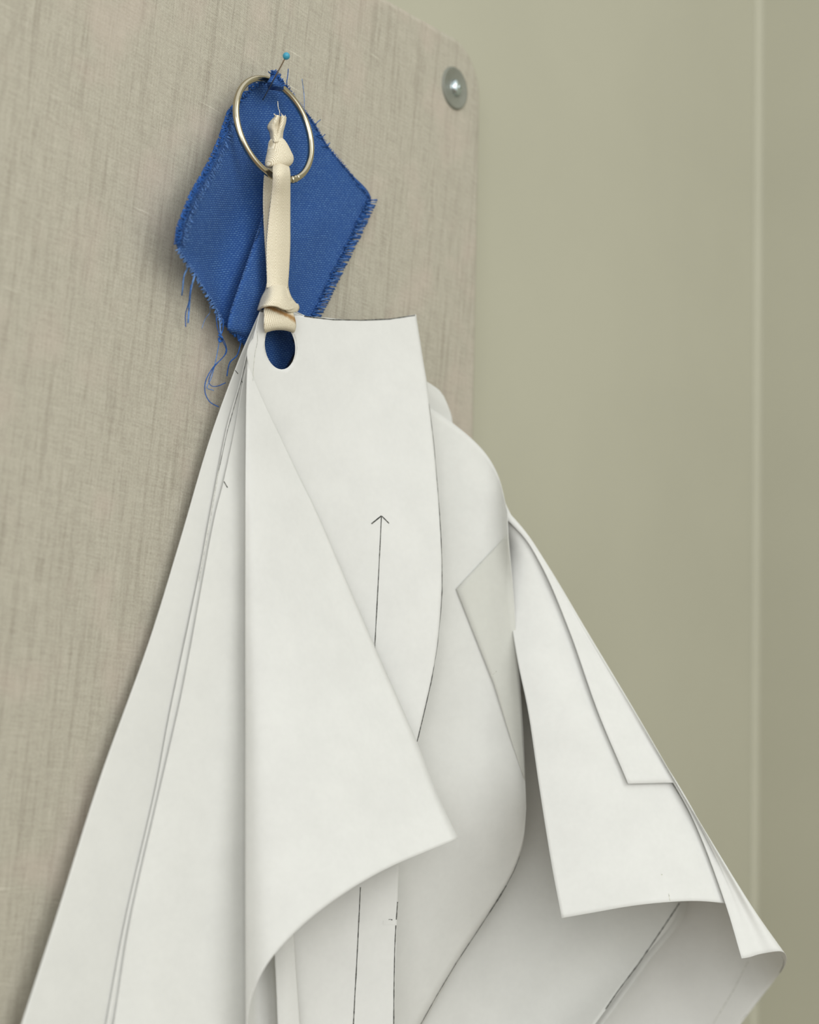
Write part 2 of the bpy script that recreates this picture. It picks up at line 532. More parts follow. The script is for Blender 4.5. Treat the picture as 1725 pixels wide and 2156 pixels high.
fringe('fringe', Rlow, [3.8, 3.4, 3.3, 3.3, 3.3], 2.6, 8, lambda: random.uniform(-.65, -.15), .00036, BLUE, 1.6, -1, 14)
fringe('fringe', Rlow, [4.2, 3.8, 3.7, 3.7, 3.7], 8.5, 5, lambda: random.uniform(-.7, -.4), .00028, BLUE_PALE, 1.2, -1, 13)
Rtop = [(604, 180), (632, 222), (655, 250), (690, 308), (735, 362), (780, 418)]
fringe('fringe', Rtop, [5.3, 5.3, 5.3, 5.2, 4.3, 3.8], 2.6, 4, lambda: random.uniform(-.8, .8), .0002, BLUE, 1.5, 1, 2)
Llow = [(374, 522), (412, 580), (442, 628), (472, 684)]
fringe('fringe', Llow, [15.4, 11.4, 8.9, 6.9], 3.5, 4, lambda: random.uniform(-1, .3), .00026, BLUE_PALE, 1, 1, 7)
fringe('fringe', [(484, 690), (510, 715)], [8, 7.5], 2, 8, lambda: random.uniform(-1, .3), .0003, BLUE, 1, 1, 8)
fringe('fringe', [(570, 155), (577, 150), (584, 158), (597, 180)], [13.3, 13.6, 13.6, 13.4], 1.5, 6, lambda: random.uniform(-.9, .9), .00034, BLUE, 2.5, 1, 5)
fringe('fringe', [(526, 186), (545, 172), (566, 166)], [4.8, 5.5, 8], 1.8, 9, lambda: random.uniform(-.9, .9), .0004, BLUE, 4, -1, 5)
fringe('fringe', [(556, 448), (534, 516), (514, 574), (499, 618), (486, 658)], [7.2, 8.2, 9.2, 10, 10.4], 3.2, 1.5, lambda: random.uniform(-1, 1), .00022, BLUE_PALE, 1, -1, 3)
threads = [
    ([(605, 183, 6), (604, 172, 8), (606, 160, 7), (607, 145, 8)], .00026, BLUE),
    ([(640, 236, 5), (641, 215, 5), (640, 196, 4), (636, 166, 5)], .00018, BLUE_PALE),
    ([(664, 264, 5), (668, 258, 6), (675, 252, 6)], .00022, BLUE),
    ([(664, 284, 5), (676, 289, 6), (685, 283, 6)], .00026, BLUE),
    ([(666, 282, 5), (674, 284, 6), (680, 288, 6)], .0002, BLUE),
    ([(676, 306, 5), (686, 308, 6), (695, 301, 6)], .00026, BLUE),
    ([(748, 388, 4), (758, 394, 5), (770, 400, 5)], .00022, BLUE),
    ([(398, 560, 13), (388, 580, 10), (385, 605, 8), (383, 622, 6)], .0004, BLUE_PALE),
    ([(410, 580, 12), (402, 610, 10), (399, 640, 7), (396, 680, 5)], .0005, BLUE_PALE),
    ([(402, 600, 11), (398, 635, 8), (391, 660, 5), (391, 688, 4)], .00028, BLUE),
    ([(442, 645, 9), (442, 658, 6), (432, 672, 4), (425, 692, 3)], .00014, BLUE_PALE),
    ([(456, 650, 8), (462, 670, 8), (464, 695, 8), (466, 706, 8)], .00036, BLUE_PALE),
    ([(470, 672, 8), (470, 690, 8), (464, 708, 8), (462, 716, 7)], .00036, BLUE),
    ([(455, 664, 8), (458, 690, 7), (466, 712, 8), (476, 735, 6), (470, 752, 5), (450, 772, 4), (434, 800, 4), (432, 826, 4), (442, 846, 4), (461, 857, 5)], .00026, BLUE),
    ([(462, 700, 8), (474, 722, 6), (477, 742, 5), (462, 760, 4), (450, 775, 4), (440, 800, 3), (445, 812, 3), (458, 813, 3), (475, 806, 4)], .00022, BLUE),
    ([(464, 700, 8), (460, 730, 4), (452, 770, 3), (444, 798, 3), (436, 816, 3), (450, 822, 3)], .00024, BLUE_PALE),
    ([(508, 716, 8), (504, 735, 7), (498, 750, 7), (485, 762, 6), (480, 778, 5), (478, 792, 5)], .00034, BLUE),
]
for path, r0, m in threads:
    pts = cr([tuple(P(*q)) for q in path], 8)
    vf = tube_verts(pts, r0 * .82, 6)
    mesh_obj('loose_thread', *vf, m, cl)
kn = cr([tuple(P(*q)) for q in [(461, 706, 8), (467, 710, 9.4), (468, 716, 8), (463, 719, 9), (461, 712, 8)]], 8)
mesh_obj('thread_knot', *tube_verts(kn, .0005, 6), BLUE, cl)

# ------------------------------------------------------------------ ring
rcw = 13.0
rc = P(578, 272.5, rcw)
phi, psi = math.radians(4), math.radians(9)
e1 = Vector((math.cos(phi), -math.sin(phi), 0))
e2 = Vector((0, 0, 1)) * math.cos(psi) - e1.cross(Vector((0, 0, 1))) * math.sin(psi)
e3 = e1.cross(e2)
RR, WR = 0.0220, 0.00142
br = thing('binder_ring', rc, 'silver hinged binder ring hooked under the blue fabric tip', 'ring')
def ring_pt(a, r=RR): return rc + e1 * r * math.cos(a) + e2 * r * math.sin(a)
ha = math.radians(-66)
pts = [ring_pt(ha + .085 + (2 * math.pi - .17) * k / 120) for k in range(121)]
mesh_obj('ring_wire', *tube_verts(pts, WR, 16), NICKEL, br)
hb = Bag()
hp = [ring_pt(ha + .15 * (k / 6 - .5) * 1.5) for k in range(7)]
hinge = mesh_obj('hinge', *tube_verts(hp, [WR * .8, WR * 1.12, WR * 1.2, WR * .95, WR * 1.2, WR * 1.12, WR * .8], 16), NICKEL, br)
hc = ring_pt(ha)
hpn = mesh_obj('hinge_pin', *tube_verts([hc - e3 * WR * 1.5, hc + e3 * WR * 1.5], WR * .5, 12), DARKMETAL, br, smooth=False)
hpn.parent = hinge; hpn.matrix_parent_inverse = Matrix.Translation(-Vector(rc))

# ------------------------------------------------------------------ pin
hd = P(603, 118, 30)
sp = thing('straight_pin', hd, 'dressmaking pin with a turquoise ball head stuck through the blue fabric tip', 'pin')
bm = bmesh.new(); bmesh.ops.create_uvsphere(bm, u_segments=24, v_segments=16, radius=.0015, matrix=Matrix.Translation(hd))
me = bpy.data.meshes.new('pin_head'); bm.to_mesh(me); bm.free()
for p in me.polygons: p.use_smooth = True
me.materials.append(BEAD)
o = bpy.data.objects.new('pin_head', me); COL.objects.link(o); o.parent = sp; o.matrix_parent_inverse = Matrix.Translation(-hd)
tipp = P(557, 204, 5.2)
mesh_obj('pin_shaft', *tube_verts([hd, hd.lerp(tipp, .5), tipp, tipp + (tipp - hd).normalized() * .006], [.00027, .00027, .00027, .00012], 10), STEEL, sp)

# ------------------------------------------------------------------ twill tape
tp = thing('twill_tape', P(590, 700, 12), 'cream cotton twill tape knotted round the ring and through the paper hole', 'tape')
def ribbon(name, rows, half_mm, nr=8, nc=5, mat=TAPE, vo=0.0):
    """rows: list of [(px,py,w), ...] across; given thickness half_mm both sides; UV in mm"""
    g = grid_surface(rows, nr, nc)
    R, Cc = g.shape[:2]
    vs, uvs, fs = [], [], []
    pts = [[P(*g[i, j]) for j in range(Cc)] for i in range(R)]
    length = [0.0]
    mid = Cc // 2
    for i in range(1, R): length.append(length[-1] + (pts[i][mid] - pts[i - 1][mid]).length * 1000)
    for i in range(R):
        acc = -sum((pts[i][j] - pts[i][j - 1]).length for j in range(1, mid + 1)) * 1000
        for j in range(Cc):
            if j: acc += (pts[i][j] - pts[i][j - 1]).length * 1000
            vs.append(pts[i][j]); uvs.append((acc + 5.2, length[i] + vo))
    for i in range(R - 1):
        for j in range(Cc - 1):
            fs.append((i * Cc + j, i * Cc + j + 1, (i + 1) * Cc + j + 1, (i + 1) * Cc + j))
    o = mesh_obj(name, vs, fs, mat, tp, uvs=uvs)
    s = o.modifiers.new('thickness', 'SOLIDIFY'); s.thickness = half_mm / 1000 * 2; s.offset = 0
    return o
def band_row(y, xl, xr, w, bulge=1.5, dy=0.0, k=5):
    """a cross row whose middle stands proud by bulge mm"""
    out = []
    for i in range(k):
        t = i / (k - 1)
        out.append((xl + (xr - xl) * t, y + dy * (4 * t * (1 - t)), w + bulge * math.sin(math.pi * t)))
    return out
def lump(name, secs, seg=20, n=6, vo=0.0, cap=True):
    """secs: y, xl, xr, w centre, half depth mm -> closed lofted body, pillow cross sections"""
    S = cr(secs, n)
    vs, uvs, fs = [], [], []
    for i, (y, xl, xr, w, h) in enumerate(S):
        a0, b0 = P(xl, y, w), P(xr, y, w)
        c = (a0 + b0) / 2; hx = (b0 - a0) / 2
        for k in range(seg):
            a = 2 * math.pi * k / seg
            ca, sa = math.cos(a), math.sin(a)
            sc = math.copysign(abs(sa) ** .8, sa)
            vs.append(c + hx * ca + Vector((0, -h / 1000 * sc, 0)))
            uvs.append((hx.length * 1000 * ca + 5, (S[0][0] - y) * -.205 + vo))
    m = len(S)
    for i in range(m - 1):
        for k in range(seg):
            fs.append((i * seg + k, i * seg + (k + 1) % seg, (i + 1) * seg + (k + 1) % seg, (i + 1) * seg + k))
    fs.append(tuple(range(seg))); fs.append(tuple((m - 1) * seg + k for k in range(seg)))
    return mesh_obj(name, vs, fs, TAPE, tp, uvs=uvs)
# tail above the knot
ribbon('tape_tail', [
    [(579, 247, 15), (585, 243, 18), (590, 246, 16), (596, 244, 18.5), (602, 246, 17)],
    [(570, 256, 14), (580, 256, 18), (588, 257, 16), (595, 256, 18.5), (601, 257, 17)],
    [(564, 268, 13), (575, 268, 17), (586, 268, 16.5), (592, 268, 18.5), (598, 268, 17)],
    [(569, 280, 13), (577, 280, 17), (584, 280, 17), (589, 280, 18), (595, 280, 16)],
    [(571, 300, 13), (577, 300, 17), (583, 300, 18), (588, 300, 17.5), (594, 300, 15)]], .35, 6, 5)
lump('upper_knot', [(292, 573, 592, 15.5, 2.2), (297, 571, 595, 15.5, 3.0), (306, 570, 600, 15.5, 3.6), (318, 569, 605, 15.5, 4.2),
                    (332, 566, 611, 15.5, 4.6), (343, 564, 611, 15.5, 4.4), (350, 565, 607, 15.5, 3.6), (353, 570, 603, 15.5, 2.2)])
ribbon('front_band', [
    band_row(346, 579, 602, 15, 2.2, -3), band_row(353, 575, 608, 18, 2.6, -2), band_row(366, 575, 610, 20, 2.4), band_row(384, 574.5, 610, 19.5, 2.2), band_row(415, 571, 610, 17, 1.8),
    band_row(457, 566, 610, 15, 1.5), band_row(515, 561, 610, 14.5, 1.5), band_row(560, 561, 608, 14.5, 1.6), band_row(590, 562, 606, 14.5, 2), band_row(606, 561, 605, 14.5, 2.4)], .4)
ribbon('back_band', [
    band_row(352, 562, 596, 6.5, 1.0), band_row(372, 556, 598, 7.0, 1.2), band_row(428, 554, 598, 8, 1.2), band_row(500, 557, 598, 9.5, 1.2),
    band_row(560, 561, 600, 11.5, 1), band_row(606, 563, 600, 13, 1)], .4)
# lower knot: a band wrapped round, open at the bottom like a collar
ribbon('lower_knot', [
    [(563, 596, 11.5), (572, 595, 14.2), (584, 595, 15), (596, 595, 14.2), (605, 596, 11.5)],
    [(560, 611, 12.5), (571, 610, 17.6), (584, 610, 18.8), (597, 610, 17.8), (607, 611, 13)],
    [(552, 626, 12), (568, 624, 19.5), (584, 625, 21.5), (600, 627, 20.5), (613, 627, 13.5)],
    [(547, 640, 12), (563, 636, 20), (582, 638, 22.5), (604, 643, 21.5), (623, 640, 14)],
    [(543, 654, 12), (557, 645, 20), (580, 645, 22.5), (604, 653, 22), (628, 647, 15)],
    ], .45, 6, 6)
ribbon('knot_fold', [[(606, 640, 20.5), (616, 637, 18), (627, 641, 15)], [(602, 650, 21.5), (614, 648, 19), (629, 648, 15.5)], [(604, 656, 20.5), (614, 658, 18.5), (626, 655, 15.5)]], .4, 4, 4)
lump('knot_core', [(600, 566, 602, 14, 1.5), (612, 564, 603, 14.5, 3), (630, 560, 608, 15, 4), (645, 562, 606, 15, 3.4), (652, 566, 603, 15, 2)])
loop = ribbon('tape_loop', [
    band_row(640, 557, 610, 16, 1.6, 0), band_row(652, 556, 614, 17.5, 1.5, 2), band_row(668, 556, 619, 18.8, 1.4, 2), band_row(682, 556, 622, 19, 1.3, 0),
    band_row(694, 556.5, 621, 18, 1.2, -4), band_row(699, 558, 618, 15, 1.0, -6), band_row(696, 560, 616, 11, .5, -6), band_row(684, 560, 614, 8.5, .3, -4), band_row(660, 560, 610, 8, .2, 0)], .4)
fb = Bag()
for path, r0 in (([(588, 246, 17), (589, 236, 18), (586, 226, 17), (585, 213, 17)], .00014), ([(580, 247, 16), (578, 241, 17), (577, 240, 18), (581, 243, 18)], .00016),
                 ([(594, 246, 18), (593, 240, 18), (592, 238, 18)], .00014), ([(596, 246, 18), (595, 241, 18)], .00013), ([(600, 247, 17), (601, 242, 17)], .00013),
                 ([(583, 246, 17.5), (582, 242, 18)], .00013)):
    mesh_obj('frayed_thread', *tube_verts(cr([tuple(P(*q)) for q in path], 6), r0, 5), CREAM, tp)
# brown stain on the loop
_n = N('stained_cotton')
def stain_mat():
    n = _n; uv = n.coord('UV'); c = n.coord()
    sep = n.node('ShaderNodeSeparateXYZ', {0: uv})
    x, y = sep.outputs[0], sep.outputs[1]
    rib = n.math('SINE', n.math('MULTIPLY', n.math('ADD', x, n.math('MULTIPLY', y, .5)), 2 * math.pi / 1.0))
    nz = n.noise(n.mapping(uv, scale=(2.5, 2.5, 1)), 1.0, 3)
    val = n.math('ADD', n.math('MULTIPLY', rib, .22), nz)
    col = n.mix(n.ramp(val, .2, .8), C(188, 175, 148), C(235, 227, 207))
    st = n.noise(uv, .42, 3)
    band = n.ramp(n.math('ADD', n.math('MULTIPLY', n.math('ABSOLUTE', n.math('SUBTRACT', y, n.math('ADD', 2.2, n.math('MULTIPLY', x, .36)))), .5), n.math('MULTIPLY', st, .8)), .6, 1.25, .95, 0)
    col = n.mix(band, col, C(158, 118, 66))
    n.principled(Base_Color=col, Roughness=.92, Normal=n.bump(val, .6, .0003))
    return n.m
loop.data.materials[0] = stain_mat()

# ------------------------------------------------------------------ paper sheets
def sheet_thing(name, label, anchor):
    return thing(name, anchor, label, 'paper', 'pattern sheets hung from the twill tape')
ANCH = P(590, 690, 14)

# --- front sheet with the arrow; its left side curls round and comes forward as a flap
A = sheet_thing('pattern_sheet', 'front white pattern sheet with a pencil arrow, its left side curled into a cone', ANCH)
rightE = [(876, 662, 24), (889, 745, 26), (905, 850, 30), (926, 1060, 40), (932, 1220, 45), (916, 1400, 47), (879, 1563, 47), (844, 1800, 47), (836, 1940, 47), (828, 2250, 48)]
silE = [(548, 657, 15), (538, 700, 15), (523, 770, 16.6), (519, 960, 18.6), (518, 1130, 20.2), (517.5, 1330, 22.4), (517.5, 1530, 25.5), (517, 1780, 32), (517, 1980, 36), (518, 2200, 41)]
diagE = [(548.5, 657, 15.2), (538.5, 700, 15.2), (524, 769, 17), (612, 965, 20.2), (668, 1080, 24.2), (732, 1228, 31), (800, 1385, 40.5), (872, 1548, 54), (925, 1680, 64), (965, 1765, 72)]
innerW = [15, 15, 15.5, 16.5, 17.5, 18.5, 20, 21.5, 23, 25]
ctrl = []
fx = [.027, .128, .336, .63, 1]; fy = [.23, .43, .64, .836, 1]
for i in range(10):
    R_, S_, D_ = rightE[i], silE[i], diagE[i]
    wi = innerW[i]
    span = R_[0] - S_[0]
    row = [R_]
    for t, wt in ((.82, .75), (.60, .42), (.38, .18), (.18, .02), (.06, 0)):
        y = S_[1] + (R_[1] - S_[1]) * t
        if i == 0: y = 662 + {.82: 9, .60: 11.5, .38: 6, .18: 1, .06: -3}[t]
        row.append((S_[0] + span * t, y, wi + (R_[2] - wi) * wt))
    row.append(S_)
    for a, c_, k in zip(fx, fy, range(5)):
        bl = (.10, .28, .52, .78, 1)[k]
        bulge = (0.6, 1.0, 1.0, .6, 0)[k] * 4 * (0 if i < 3 else min(1, (i - 2) / 4))
        row.append((S_[0] + (D_[0] - S_[0]) * a, S_[1] + (D_[1] - S_[1]) * c_, S_[2] + (D_[2] - S_[2]) * bl + bulge))
    ctrl.append(row)
sA = sheet('sheet', A, ctrl, PAPER, 14, 10, hole=.0097)
W1 = .00042
def inset(pts, dx): return [(x + dx, y) for x, y in pts]
stroke('arrow_shaft', sA, [(803, 1086), (800, 1150), (795, 1250), (789, 1363)], W1, INK, jitter=.25)
stroke('arrow_barb', sA, [(803, 1086), (782, 1103)], .0006, INK, 4)
stroke('arrow_barb', sA, [(804, 1087), (819, 1102)], .0005, INK, 4)
stroke('edge_line', sA, [(630, 664.5), (660, 668.5), (700, 673), (760, 674.5), (820, 672), (874, 664)], .00045, INK, jitter=.3)
stroke('edge_line', sA, [(903, 850), (913, 930), (919, 1000), (924, 1060)], .00018, INK, jitter=.5)
stroke('edge_line', sA, [(924, 1060), (928, 1120), (930.5, 1180), (931, 1240), (928, 1290)], .00034, INK, jitter=.5)
stroke('edge_line', sA, [(928, 1290), (921, 1360), (913.5, 1405)], .00015, INK, jitter=.5)
stroke('edge_line', sA, [(913.5, 1405), (908, 1435), (900, 1470), (889, 1520), (878, 1562)], .0004, INK, jitter=.5)
stroke('seam_line', sA, [(759, 1868), (755, 1950), (751, 2030), (747, 2100), (744, 2160)], W1, INK, jitter=.3)
stroke('edge_line', sA, [(842.5, 1818), (838.5, 1880), (834.5, 1936)], W1, INK, 6, jitter=.3)
stroke('edge_line', sA, [(833.5, 1948), (831, 2000), (829.5, 2080), (829, 2160)], W1, INK, jitter=.3)
stroke('notch', sA, [(807, 1942), (833, 1941)], .0020, PAPER, 3)
stroke('notch_lip_shade', sA, [(818, 1936.5), (826, 1936.5)], .0005, INK, 3)  # shade along the notch's upper lip, painted as a dark stroke
stroke('hole_outline', sA, [(619, 703), (624, 718), (625, 733), (622, 750), (616, 763)], .00012, FAINT, 3)

# --- second sheet behind it, with a painted show-through patch at the right
Fo = sheet_thing('pattern_sheet', 'rounded white pattern sheet directly behind the arrow sheet, with an S-shaped dark edge', ANCH)
Fc = [
    [(560, 692, 11), (760, 772, 13), (905, 857, 20), (1000, 930, 33), (1046, 994, 44), (1069, 1078, 54)],
    [(548, 900, 13), (720, 980, 16), (880, 1060, 25), (988, 1100, 38), (1048, 1120, 47), (1071.5, 1138, 55)],
    [(545, 1280, 15), (700, 1290, 19), (880, 1290, 31), (1005, 1272, 44), (1062, 1258, 53), (1082, 1252, 57)],
    [(545, 1600, 16), (700, 1560, 22), (880, 1530, 35), (1012, 1510, 50), (1078, 1500, 60), (1099.5, 1496, 63)],
    [(545, 1950, 17), (700, 1830, 22), (880, 1735, 38), (1022, 1680, 54), (1086, 1655, 64), (1106.5, 1646, 66)],
    [(780, 2340, 24), (868, 2195, 30), (975, 2008, 40), (1062, 1873, 54), (1099, 1785, 61), (1108.5, 1702, 65)],
]
sF = sheet('sheet', Fo, Fc, PAPER3, 14, 10, hole=.0108)
stroke('edge_line', sF, [(1104.5, 1765), (1096, 1796), (1084, 1830), (1066, 1864)], .00022, INK, 6, jitter=.4)
stroke('edge_line', sF, [(1066, 1864), (1050, 1891), (1030, 1922)], .0006, INK, 6, jitter=.4)
stroke('edge_line', sF, [(1030, 1922), (1000, 1968), (960, 2028), (920, 2095), (886, 2156)], .0003, INK, 6, jitter=.4)
# layer showing through as shade, painted as a greyer patch lying on the sheet
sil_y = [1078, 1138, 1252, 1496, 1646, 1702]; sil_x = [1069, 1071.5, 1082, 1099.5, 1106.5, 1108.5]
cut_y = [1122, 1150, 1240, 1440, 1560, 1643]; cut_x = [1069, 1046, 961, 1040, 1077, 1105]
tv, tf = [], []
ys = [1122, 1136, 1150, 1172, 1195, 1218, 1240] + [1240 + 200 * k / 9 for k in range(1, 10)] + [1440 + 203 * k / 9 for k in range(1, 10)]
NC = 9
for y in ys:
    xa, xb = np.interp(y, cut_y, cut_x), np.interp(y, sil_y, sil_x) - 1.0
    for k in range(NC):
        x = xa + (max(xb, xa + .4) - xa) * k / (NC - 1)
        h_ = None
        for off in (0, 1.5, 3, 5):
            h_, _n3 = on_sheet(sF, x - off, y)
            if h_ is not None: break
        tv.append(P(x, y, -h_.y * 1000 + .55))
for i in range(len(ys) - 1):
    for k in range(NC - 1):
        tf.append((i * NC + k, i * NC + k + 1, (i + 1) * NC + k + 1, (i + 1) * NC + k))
show_patch = mesh_obj('show_through_patch', tv, tf, PAPER_SHOW, Fo)
BVH[show_patch.name] = BVHTree.FromPolygons(tv, tf)
so_ = show_patch.modifiers.new('thickness', 'SOLIDIFY'); so_.thickness = .00016; so_.offset = 0
stroke('tick_mark', show_patch, [(1034, 1424), (1046, 1413)], .0003, FAINT, 3)

# --- broad right-hand sheet
def wK(px, py): return 50 + .134 * (px - 1073) + .045 * (py - 1100)
Ko = sheet_thing('pattern_sheet', 'broad flat white pattern sheet at the right with a straight slanting lower edge', ANCH)
leftK = [(1056, 1118), (1068, 1250), (1089, 1385), (1113, 1502), (1135, 1652), (1160, 1810), (1183, 1933)]
rightK = [(1088, 1104), (1182, 1248), (1262, 1400), (1330, 1520), (1429, 1668), (1499, 1795), (1541, 1903)]
Kc = [[(600 + 40 * k, 700 + 18 * k, 10) for k in range(6)],
      [(900 + 22 * k, 985 - 2 * k, 20 + 2 * k) for k in range(6)]]
for i, (a, c_) in enumerate(zip(leftK, rightK)):
    row = []
    for k in range(6):
        t = k / 5
        x, y = a[0] + (c_[0] - a[0]) * t, a[1] + (c_[1] - a[1]) * t
        if i == 6: y = [1933, 1920.5, 1908, 1900, 1897, 1903][k]
        row.append((x, y, wK(x, y) - 1.2 + 3 * math.sin(math.pi * t) * min(1, i / 3) - (4.5, 3.5, 1, 0, 0, 0, 0)[i] * (1 - t) ** 2))
    Kc.append(row)
sK = sheet('sheet', Ko, Kc, PAPER, 12, 10, hole=.0112)
stroke('tick_mark', sK, [(1411, 1897), (1408, 1882)], .0003, FAINT, 4)
stroke('pencil_dot', sK, [(1392, 1842), (1394.5, 1842)], .0006, FAINT, 1)

# --- stepped sheet lying over it, wrapped round the far right edge to the back
Lo = sheet_thing('pattern_sheet', 'white pattern sheet with a stepped edge, folded round the far right of the bundle', ANCH)
def wk3(x, y, e=3.0): return (x, y, wK(x, y) + e)
Lc = [
    [(650, 735, 9), (660, 735, 9.2), (670, 735, 9.2), (680, 735, 9), (690, 738, 8.5), (690, 742, 8), (690, 750, 7.6), (685, 756, 7.2)],
    [(930, 985, 24), (940, 980, 25), (950, 978, 25), (962, 975, 25), (970, 985, 22), (965, 995, 20), (955, 1010, 18), (940, 1030, 17)],
    [wk3(1078, 1104), wk3(1081, 1101), wk3(1083, 1098), wk3(1086, 1095, 2), (1085, 1102, 48), (1080, 1120, 44), (1060, 1140, 38), (1030, 1170, 34)],
    [wk3(1140, 1190), wk3(1146, 1189), wk3(1149, 1188), wk3(1152, 1188, 1), (1150, 1196, 58), (1140, 1215, 50), (1125, 1250, 44), (1095, 1300, 38)],
    [wk3(1200, 1330, 4.5), wk3(1222, 1331, 4.5), wk3(1231, 1331, 4), wk3(1238, 1332, 1), (1234, 1345, 72), (1215, 1380, 60), (1170, 1440, 50), (1120, 1520, 42)],
    [wk3(1260, 1500, 6), wk3(1322, 1500, 6), wk3(1333, 1500, 5), wk3(1339, 1501, 1), (1334, 1515, 86), (1310, 1560, 72), (1250, 1640, 58), (1180, 1740, 48)],
    [wk3(1323, 1650, 7.5), wk3(1418, 1648, 5), wk3(1423, 1650, 4), wk3(1428, 1655, 1), (1422, 1670, 100), (1395, 1720, 82), (1330, 1800, 66), (1250, 1900, 54)],
    [wk3(1370, 1770, 6), wk3(1472, 1752, 4.5), wk3(1482, 1754, 4), wk3(1490, 1758, 1), (1484, 1775, 112), (1455, 1830, 90), (1390, 1910, 74), (1310, 2010, 60)],
    [wk3(1430, 1900, 6), wk3(1527, 1900, 5), wk3(1556, 1898, 4.5), wk3(1578, 1900, 1), (1575, 1922, 132), (1550, 1970, 108), (1480, 2060, 90), (1400, 2160, 74)],
    [wk3(1470, 2020, 6), wk3(1562, 2018, 5), wk3(1604, 2008, 5), wk3(1648, 2004, 1), (1655, 2028, 152), (1630, 2066, 128), (1560, 2156, 108), (1480, 2260, 90)],
]
for i_, r_ in enumerate(Lc):
    if i_ >= 2:
        for k_ in (0,):
            h_, n_h = on_sheet(sK, r_[k_][0] - 1, r_[k_][1])
            if h_ is not None and not (k_ == 0 and i_ > 6):
                r_[k_] = (r_[k_][0], r_[k_][1], -h_.y * 1000 + (1.6 if k_ == 0 else 1.3))
            elif k_ == 0 and i_ < 6:
                r_[0] = (r_[0][0], r_[0][1], wK(r_[0][0], r_[0][1]) - .3)
        x_, y_, w_ = r_[1]
        r_[1] = (x_, y_, wK(x_, y_) + .2)
        x_, y_, w_ = r_[2]
        r_[2] = (x_, y_, wK(x_, y_) + .1)
        x_, y_, w_ = r_[3]
        r_[3] = (x_, y_, wK(x_, y_) - .6)
for r_ in Lc:
    (xa, ya, wa), (xb, yb, wb_) = r_[-2], r_[-1]
    r_.append((xb + (xb - xa) * 1.25, yb + (yb - ya) * 1.25, wb_ - min(12, wb_ * .1)))
sL = sheet('sheet', Lo, Lc, PAPER, 12, 10, mask=lambda i, j: not (j < 1 and i >= 6) )
stroke('edge_line', sL, [(1647, 2012), (1651.5, 2022), (1650, 2035), (1643, 2048)], .00025, INK, 3)
stroke('edge_line', sL, [(1625, 2073), (1590, 2116), (1560, 2150)], .0002, FAINT, 5)
stroke('seam_line', sL, [(1576, 2024), (1545, 2085), (1502, 2156)], .00022, FAINT, 5)

# --- deep sheet behind, with the dark right edge
def deep(name, label, dx, dw, mat, shiftleft=0):
    T = sheet_thing(name, label, ANCH)
    base = [
        [(590, 715, 7.5), (605, 715, 7.5), (620, 715, 7.5), (640, 715, 7.5), (655, 715, 7.5)],
        [(700, 1000, 12), (800, 1010, 14), (880, 1020, 18), (950, 1030, 22), (1010, 1040, 28)],
        [(700, 1300, 15), (850, 1300, 18), (970, 1300, 24), (1060, 1290, 34), (1120, 1270, 44)],
        [(700, 1550, 18), (880, 1550, 22), (1020, 1550, 32), (1140, 1540, 50), (1230, 1520, 64)],
        [(700, 1780, 19), (890, 1780, 24), (1050, 1780, 40), (1220, 1770, 64), (1370, 1740, 88)],
        [(700, 1960, 19), (890, 1975, 25), (1050, 1975, 42), (1230, 1960, 70), (1433, 1898, 101)],
        [(700, 2090, 19), (880, 2100, 25), (1020, 2105, 40), (1180, 2105, 66), (1345, 2030, 92)],
        [(700, 2300, 19), (860, 2300, 25), (980, 2290, 38), (1090, 2260, 60), (1236, 2180, 84)],
    ]
    c_ = [[(x + (dx * (k / 4) if i > 1 else 0), y, w - dw - shiftleft * (1 - k / 4)) for k, (x, y, w) in enumerate(r_)] for i, r_ in enumerate(base)]
    return T, sheet('sheet', T, c_, mat, 12, 10, hole=.0114)
No, sN = deep('pattern_sheet', 'shaded white pattern sheet deep in the bundle with a dark pencilled right edge', 0, 0, PAPER2)
stroke('edge_line', sN, [(1431, 1901), (1400, 1948), (1374, 1987), (1344, 2031), (1300, 2090), (1255, 2156)], .0005, INK, 6, jitter=.4)
No2, sN2 = deep('pattern_sheet', 'sheet showing only as a pale strip beside the dark pencilled edge', 17, 4, PAPER2, 1)

# --- small sheet peeking out above the rounded sheet
Oo = sheet_thing('pattern_sheet', 'pinkish white sheet whose rounded corner peeks out above the rounded sheet', ANCH)
sO = sheet('sheet', Oo, [
    [(560, 652, 9), (600, 650, 10), (617, 653, 11), (638, 662.5, 10.5), (760, 722, 11), (906, 808, 14), (934, 833, 15)],
    [(556, 740, 8), (600, 740, 9), (624, 742, 9), (660, 750, 9), (780, 780, 11), (910, 835, 15), (945, 858, 16)],
    [(552, 840, 8), (600, 840, 8.5), (624, 840, 9), (680, 850, 10), (800, 880, 12), (915, 890, 15), (953, 888, 17)],
    [(548, 1000, 8), (600, 1000, 8.5), (640, 1000, 9), (720, 1000, 10), (820, 1000, 13), (900, 990, 17), (960, 975, 22)]], PAPER2, 10, 8, hole=.0112)
stroke('edge_line', sO, [(618, 655.5), (628, 659.5), (637, 664)], .00014, INK, 3)

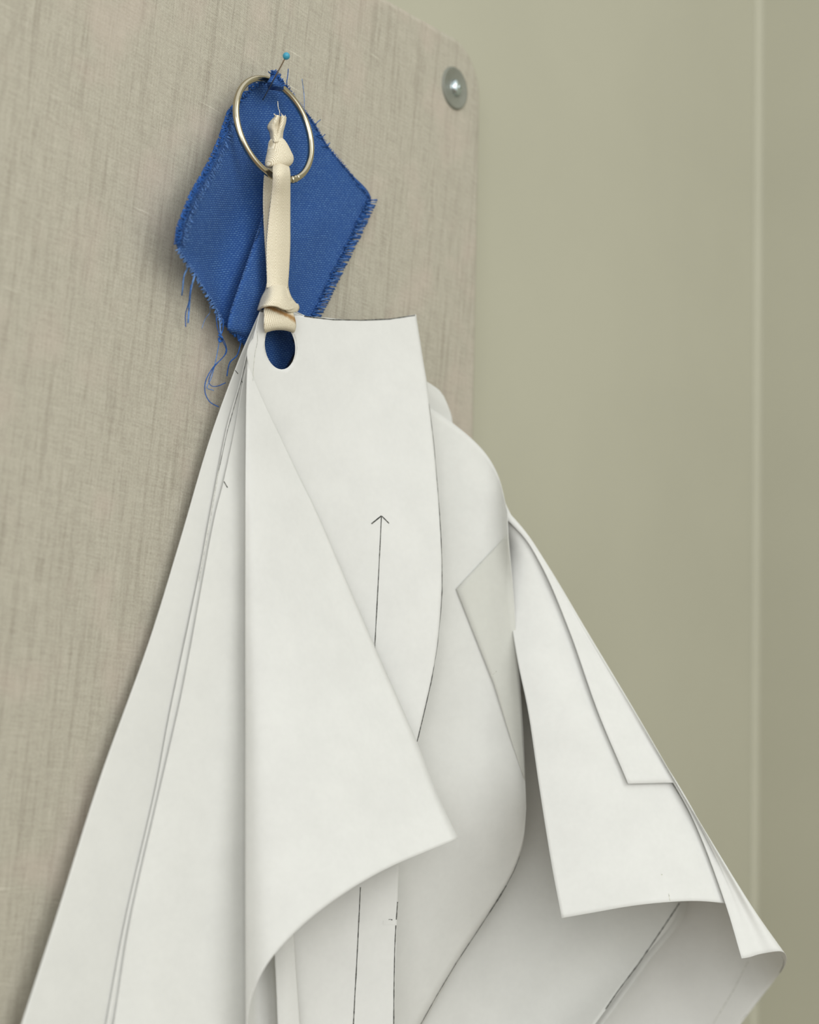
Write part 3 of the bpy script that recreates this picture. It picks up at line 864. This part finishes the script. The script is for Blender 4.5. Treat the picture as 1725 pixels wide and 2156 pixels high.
# --- left-hand sheets fanned along the board
def hug(base, edge, wl, gap):
    out = []
    for (x, y), w_ in zip(edge, wl):
        h_, _n2 = on_sheet(base, x + 3, y)
        out.append(w_ if h_ is None else -h_.y * 1000 + gap)
    return out
def left_sheet(label, edge, wl, wr_, xr_, hole):
    T = sheet_thing('pattern_sheet', label, ANCH)
    c_ = []
    for (x, y), a, b_, xx in zip(edge, wl, wr_, xr_):
        c_.append([(x + (xx - x) * t, y + (4 if t else 0) * t, a + (b_ - a) * (t ** .8)) for t in (0, .25, .5, .75, 1)])
    return T, sheet('sheet', T, c_, PAPER2, 10, 12, hole=hole)
Dedge = [(549, 652), (532, 690), (497, 772), (440, 930), (375, 1152), (309, 1365), (210, 1640), (120, 1925), (45, 2156), (5, 2280)]
_, sD = left_sheet('outermost left white sheet lying almost flat against the linen board', Dedge, [11, 10, 8.5, 6, 5, 5, 6, 8, 10, 11],
                   [10.5, 10.5, 10.2, 10.2, 10.6, 11, 12, 13, 14, 14], [602, 640, 640, 540, 520, 500, 480, 440, 400, 390], .0112)
Eedge = [(539, 690), (523, 728), (505, 804), (476, 907), (440, 1096), (416, 1224), (358, 1500), (326, 1669), (264, 1938), (225, 2149), (200, 2280)]
_, sE = left_sheet('sheet showing only as a narrow strip along the left side of the bundle', Eedge, hug(sD, Eedge, [12, 11.6, 11.2, 11, 11.3, 11.6, 12.2, 12.8, 13.8, 14.8, 15], .9),
                   [11.6, 11.6, 11.6, 12, 13, 14, 15, 16, 17, 17.5, 18], [640, 640, 640, 540, 520, 500, 490, 480, 460, 440, 430], .0112)
Cedge = [(535, 705), (527, 738), (513, 796), (495, 900), (471, 1013), (447, 1113), (400, 1370), (374, 1500), (335, 1669), (274, 1938), (240, 2149), (215, 2290)]
_, sC = left_sheet('smooth white sheet left of the paper cone, its upper part pencil ticked', Cedge, hug(sE, Cedge, [13, 12.8, 12.6, 12.6, 12.6, 12.8, 13.6, 14.2, 15, 16, 17, 17.5], .8),
                   [12.6, 12.6, 12.6, 13.8, 15.4, 17.2, 19.6, 22, 25.4, 30.5, 34.5, 36.5], [640, 640, 640, 545, 530, 526, 524, 523, 523, 522, 522, 522], .0112)
stroke('tick_mark', sD, [(492.5, 777), (500.5, 787)], .00036, INK, 3)
stroke('tick_mark', sE, [(505.5, 799), (512, 808)], .00036, INK, 3)
stroke('tick_mark', sC, [(471.5, 1014), (479, 1027)], .00042, INK, 3)
stroke('edge_line', sE, [(525, 726), (507, 804), (478.5, 907), (460, 992)], .00022, INK, 5, jitter=.4)
stroke('edge_line', sE, [(460, 992), (442, 1098), (418, 1226)], .00018, FAINT, 5, jitter=.4)
stroke('edge_line', sA, [(541, 698), (542, 718), (536, 745), (533, 775), (532, 802)], .0002, FAINT, 3)

# --- narrow strip hanging inside the paper cone
Jo = sheet_thing('pattern_sheet', 'narrow pale paper strip hanging inside the curled cone', ANCH)
sJ = sheet('sheet', Jo, [
    [(560, 1180, 21.5), (572, 1180, 22), (584, 1180, 22)], [(560, 1400, 23.5), (580, 1400, 24.5), (600, 1400, 24.5)], [(566, 1700, 27), (588, 1700, 29), (608, 1700, 29)],
    [(576, 1960, 30), (598, 1960, 32), (619, 1960, 32)], [(583, 2110, 31), (606, 2110, 33), (629, 2110, 33)], [(588, 2260, 32), (614, 2260, 34), (640, 2260, 34)]], PAPER, 8, 6)
